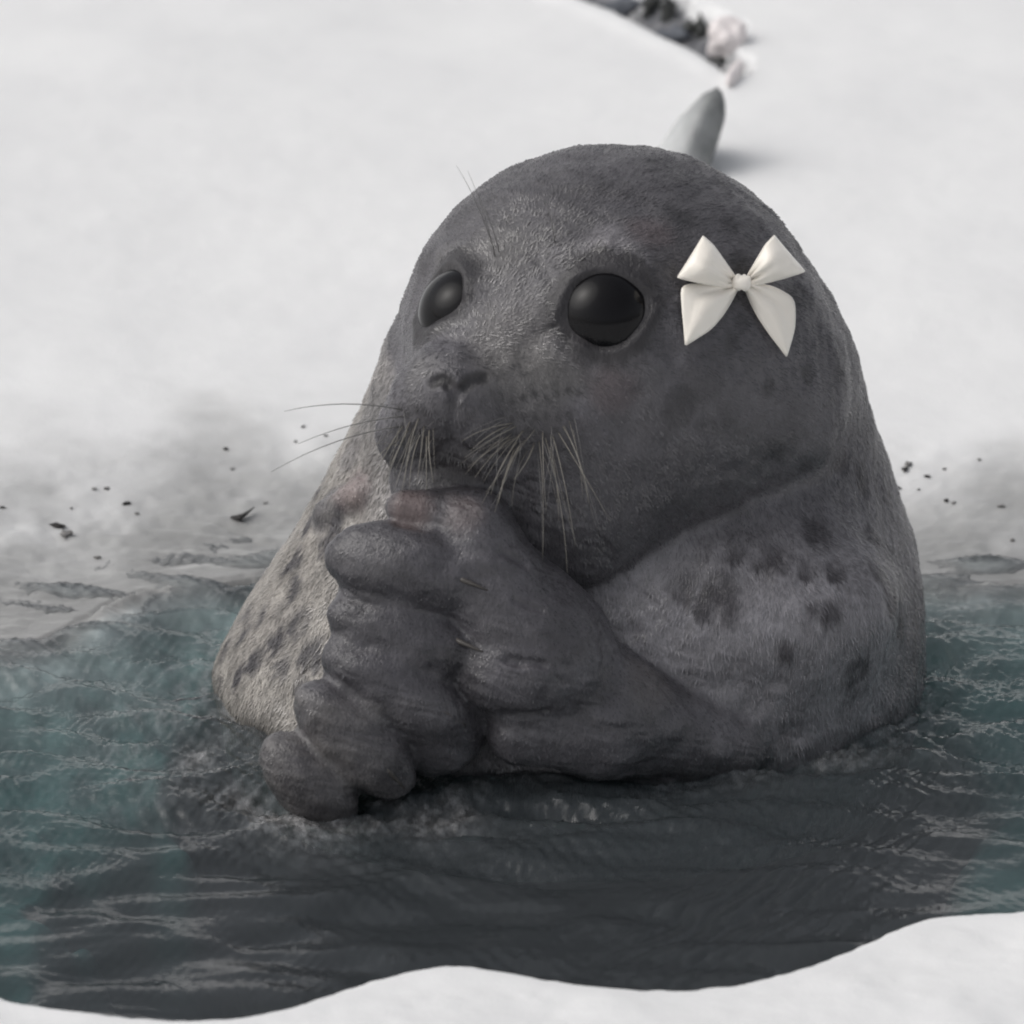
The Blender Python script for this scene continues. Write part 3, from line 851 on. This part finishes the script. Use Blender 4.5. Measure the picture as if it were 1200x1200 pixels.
# loops: the front sheet, the turned end, then the back sheet
def loop(inner_top, inner_bot, top, outer_hi, outer_lo, bot):
    A = [(*inner_top, 8), ((inner_top[0] * 2 + top[0]) / 3, (inner_top[1] * 2 + top[1]) / 3 - 2, 20), ((inner_top[0] + 2 * top[0]) / 3, (inner_top[1] + 2 * top[1]) / 3 - 4, 24), (*top, 16), (top[0], top[1] + 2, 2), ((inner_top[0] + top[0]) / 2, (inner_top[1] + top[1]) / 2, 1), (*inner_top, 2)]
    B = [(*inner_bot, 8), ((inner_bot[0] * 2 + bot[0]) / 3, (inner_bot[1] * 2 + bot[1]) / 3 + 1, 18), ((inner_bot[0] + 2 * bot[0]) / 3, (inner_bot[1] + 2 * bot[1]) / 3 + 1, 24), (*bot, 16), (bot[0], bot[1] - 2, 2), ((inner_bot[0] + bot[0]) / 2, (inner_bot[1] + bot[1]) / 2 - 1, 1), (*inner_bot, 2)]
    return A, B
A, B = loop((862, 324), (860, 338), (824, 276), None, None, (794, 326))
loft('ribbon_loop', A, B, lambda u, s: 17 * sn(math.pi * s) * (sn(math.pi * min(1, u * 1.7)) if u < .59 else -0.2) - 9 * math.exp(-((s - .42) / .11) ** 2) * max(0, 1 - u * 2.2) - 6 * math.exp(-((s - .72) / .08) ** 2) * max(0, 1 - u * 3.2), n=34, m=15)
A, B = loop((876, 322), (877, 336), (907, 275), None, None, (943, 319))
loft('ribbon_loop', A, B, lambda u, s: 17 * sn(math.pi * s) * (sn(math.pi * min(1, u * 1.7)) if u < .59 else -0.2) - 10 * math.exp(-((s - .58) / .11) ** 2) * max(0, 1 - u * 2.0) - 6 * math.exp(-((s - .28) / .08) ** 2) * max(0, 1 - u * 3.0), n=34, m=15)
loft('ribbon_tail', [(858, 331, 3), (830, 332, 6), (797, 333, 6), (799, 365, 5), (803, 404, 4)], [(864, 340, 3), (858, 352, 6), (848, 369, 9), (833, 387, 8), (804, 404.5, 4)], lambda u, s: 12 * sn(math.pi * s) * (1 - u * 0.8) + 4.0 * sn(s * 9 + u * 4) * (1 - u) - 6 * math.exp(-((s - .5 + .2 * u) / .1) ** 2) * (1 - u))
loft('ribbon_tail', [(882, 332, 3), (905, 335, 5), (932, 349, 6), (932, 385, 6), (922, 417, 4)], [(873, 338, 3), (878, 352, 6), (888, 373, 9), (904, 396, 8), (921.5, 418, 4)], lambda u, s: 12 * sn(math.pi * s) * (1 - u * 0.8) + 4.0 * sn(s * 9 + u * 4) * (1 - u) - 6 * math.exp(-((s - .5 + .2 * u) / .1) ** 2) * (1 - u))
kv, kf = uv_sphere(1, 20, 14)
kd = bps([(869, 331, 16)])[0]
kk = np.stack([kv[:, 0] * 11, kv[:, 1] * 11, kv[:, 2] * 11], 1)
sq = 1 - 0.25 * np.abs(kk[:, 0] / 11) ** 1.5; kk[:, 2] = np.sign(kk[:, 2]) * np.abs(kk[:, 2] / 11) ** 0.8 * 10 * (1.15 - 0.35 * (1 - np.abs(kk[:, 0] / 11)))
kk[:, 2] += 0.9 * np.sin(kk[:, 0] * 0.9); kk = kk @ rotz(-16).T
mesh_np('ribbon_knot', kk + kd, kf, M['satin'], bow, origin=kd)

# ------------------------------------------------------------------ loose things on the snow
def lump(name, c, r, mat, seed, stretch=(1, 1, 1), rough=0.35, sub=3, rz=0.0, sink=0.3, smooth=True, freq=1.6, attrs=None):
    bm = bmesh.new(); bmesh.ops.create_icosphere(bm, subdivisions=sub, radius=1.0)
    vv = np.array([q.co for q in bm.verts]); ff = [tuple(q.index for q in p.verts) for p in bm.faces]; bm.free()
    n = fbm(vv[:, 0] * freq + seed * 3.1, vv[:, 1] * freq + seed, vv[:, 2] * freq - seed, 3)
    vv = vv * (1 + rough * n)[:, None] * np.array(stretch) * r
    vv = vv @ rotz(rz).T
    base_z = vv[:, 2].min(); vv[:, 2] -= base_z * (1 - sink) if sink < 1 else 0
    return mesh_np(name, vv + c, ff, mat, origin=c, smooth=smooth)

# dark specks of debris in the wet snow
SPECKS = [(65, 618, 8, 'debris'), (78, 628, 9, 'grit'), (148, 591, 5, 'debris'), (160, 603, 4, 'grit'), (3, 596, 4, 'debris'), (84, 597, 3.5, 'grit'), (110, 574, 3.5, 'grit'), (126, 574, 3.5, 'grit'),
          (265, 527, 4.5, 'debris'), (272, 550, 3, 'grit'), (346, 519, 3, 'grit'), (355, 501, 3.5, 'debris'), (382, 511, 3, 'debris'), (311, 590, 3, 'grit'), (115, 655, 5, 'grit'),
          (1061, 552, 6, 'debris'), (1063, 545, 5, 'grit'), (1086, 559, 4, 'debris'), (1107, 550, 4, 'grit'), (1148, 540, 4, 'grit'), (1053, 572, 3.5, 'debris'), (1109, 588, 5, 'debris'), (1117, 590, 3.5, 'grit'), (1076, 575, 3, 'grit'), (1187, 634, 5, 'grit'), (1174, 594, 5, 'grit')]
OWN = {0: 'largest dark debris clump lying in the grey slush', 1: 'grey flake just below the largest dark debris clump in the slush', 2: 'dark speck with a smaller grey speck beside it, above the slush edge',
       3: 'small grey speck beside a dark one, just above the slush edge', 6: 'grey speck, one of an evenly spaced pair on the snow', 7: 'grey speck, one of an evenly spaced pair on the snow', 8: 'single round dark speck on clean snow beyond the whisker tips',
       14: 'flat grey flake in the slush close to the water edge', 15: 'dark clump pressed against a grey one beside the seal shoulder', 16: 'grey clump pressed on top of a dark one beside the seal shoulder',
       21: 'dark speck touching a small grey one on the snow by the seal shoulder', 22: 'small grey speck touching a dark one on the snow by the seal shoulder'}
for i, (px, py, r, mt) in enumerate(SPECKS):
    g = on_ground(px, py)
    o = lump('debris_speck', g, r * 0.68, M[mt], i + 1, (random.uniform(.8, 1.5), random.uniform(.8, 1.6), 0.55), 0.9, 2, random.uniform(0, 180), 0.45, freq=1.3)
    tag(o, OWN.get(i) or (('dark' if mt == 'debris' else 'grey') + (' speck of grit on the wet snow beside the whiskered side of the seal' if px < 600 else ' speck of grit on the snow behind the bow side of the seal')),
        'debris', 'dark specks of debris on the snow')
# the twig-like scrap with one raised end
g = on_ground(283, 611)
a, b = on_ground(270, 609), on_ground(298, 602)
tw = np.array([a + (0, 0, 3), g * 0.6 + a * 0.4 + (0, 0, 4), g + (0, 0, 5), (g + b) / 2 + (0, 0, 6), b + (0, 0, 8)])
vv = []; ff = []
for i, (p, r) in enumerate(zip(tw, (1.5, 4, 6, 3.4, 1.2))):
    for j in range(6):
        an = j * math.pi / 3; vv.append(p + np.array([0.3 * r * math.sin(an), r * 1.2 * math.cos(an), r * 0.8 * math.sin(an)]))
for i in range(4):
    for j in range(6): ff.append((i * 6 + j, i * 6 + (j + 1) % 6, (i + 1) * 6 + (j + 1) % 6, (i + 1) * 6 + j))
ff += [tuple(range(6))[::-1], tuple(24 + j for j in range(6))]
tag(mesh_np('bark_scrap', vv, ff, M['debris'], origin=g), 'black bent bark scrap lying at the edge of the grey slush', 'debris')

# far crack: grey ice lump, pinkish snow block, dark stones on its far wall
def mat_greyice():
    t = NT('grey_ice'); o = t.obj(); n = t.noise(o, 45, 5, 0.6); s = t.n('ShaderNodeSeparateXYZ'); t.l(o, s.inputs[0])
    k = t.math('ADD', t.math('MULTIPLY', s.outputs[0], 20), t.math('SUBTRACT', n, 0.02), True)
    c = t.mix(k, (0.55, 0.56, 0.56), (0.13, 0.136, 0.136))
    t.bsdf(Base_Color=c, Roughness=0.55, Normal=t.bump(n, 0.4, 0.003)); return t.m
M['greyice'] = mat_greyice()
M['pinksnow'] = mat_plain('pinkish_snow', (0.80, 0.745, 0.735), 0.7, 0.05, 60, 0.2)
M['stone'] = mat_plain('dark_stone', (0.05, 0.052, 0.05), 0.7, 0.5, 160, 0.6)
M['bluestone'] = mat_plain('bluish_stone', (0.11, 0.12, 0.14), 0.6, 0.4, 160, 0.6)
g = on_ground(806, 196)
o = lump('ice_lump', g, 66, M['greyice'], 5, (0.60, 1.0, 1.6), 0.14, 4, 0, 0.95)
me_ = o.data; co = np.empty(len(me_.vertices) * 3); me_.vertices.foreach_get('co', co); co = co.reshape(-1, 3)
co[:, 0] += 0.42 * (co[:, 2] - 0.012)
me_.vertices.foreach_set('co', co.ravel()); me_.update()
tag(o, 'rounded grey ice lump standing on the snow behind the seal crown', 'ice')
g = on_ground(852, 58)
tag(lump('snow_block', g, 36, M['pinksnow'], 8, (0.85, 0.9, 0.85), 0.2, 4, 10, 0.5), 'pinkish white snow block at the end of the dark crack', 'snow block')
g = on_ground(861, 90)
tag(lump('snow_ridge', g, 24, M['pinksnow'], 12, (0.36, 2.6, 0.5), 0.12, 4, -12, 0.5), 'narrow pale snow ridge between the grey ice lump and pinkish block', 'snow ridge')
SL = ['large dark stone in the far crack, beside the tall narrow one', 'tall narrow dark stone in the far crack, beside the large one', 'small round dark stone in the far crack, beside the upright one', 'upright dark stone in the far crack nearest the pinkish snow block',
      'flat bluish grey stone in the far crack below the large dark stone', 'long bluish grey stone at the snow lip of the far crack', 'flat dark sliver of stone under the pinkish snow block']
for i, (px, py, r, mt, st) in enumerate([(766, 10, 17, 'stone', (0.7, 1, 1.3)), (783, 18, 15, 'stone', (0.6, 1, 1.5)), (808, 34, 12, 'stone', (0.9, 1, 1.1)), (819, 38, 16, 'stone', (0.7, 1, 1.5)),
                                   (735, 10, 20, 'bluestone', (1.5, 1, 0.7)), (790, 46, 18, 'bluestone', (1.6, 1, .7)), (848, 72, 12, 'stone', (1.7, 1, .6))]):
    g = on_ground(px, py)
    tag(lump('stone', g, r * 0.95, M[mt], 40 + i, tuple(q * random.uniform(.75, 1.3) for q in st), 0.75, 3, random.uniform(-40, 40), 0.95, smooth=True, freq=2.1), SL[i], 'stone', 'stones in the far crack')
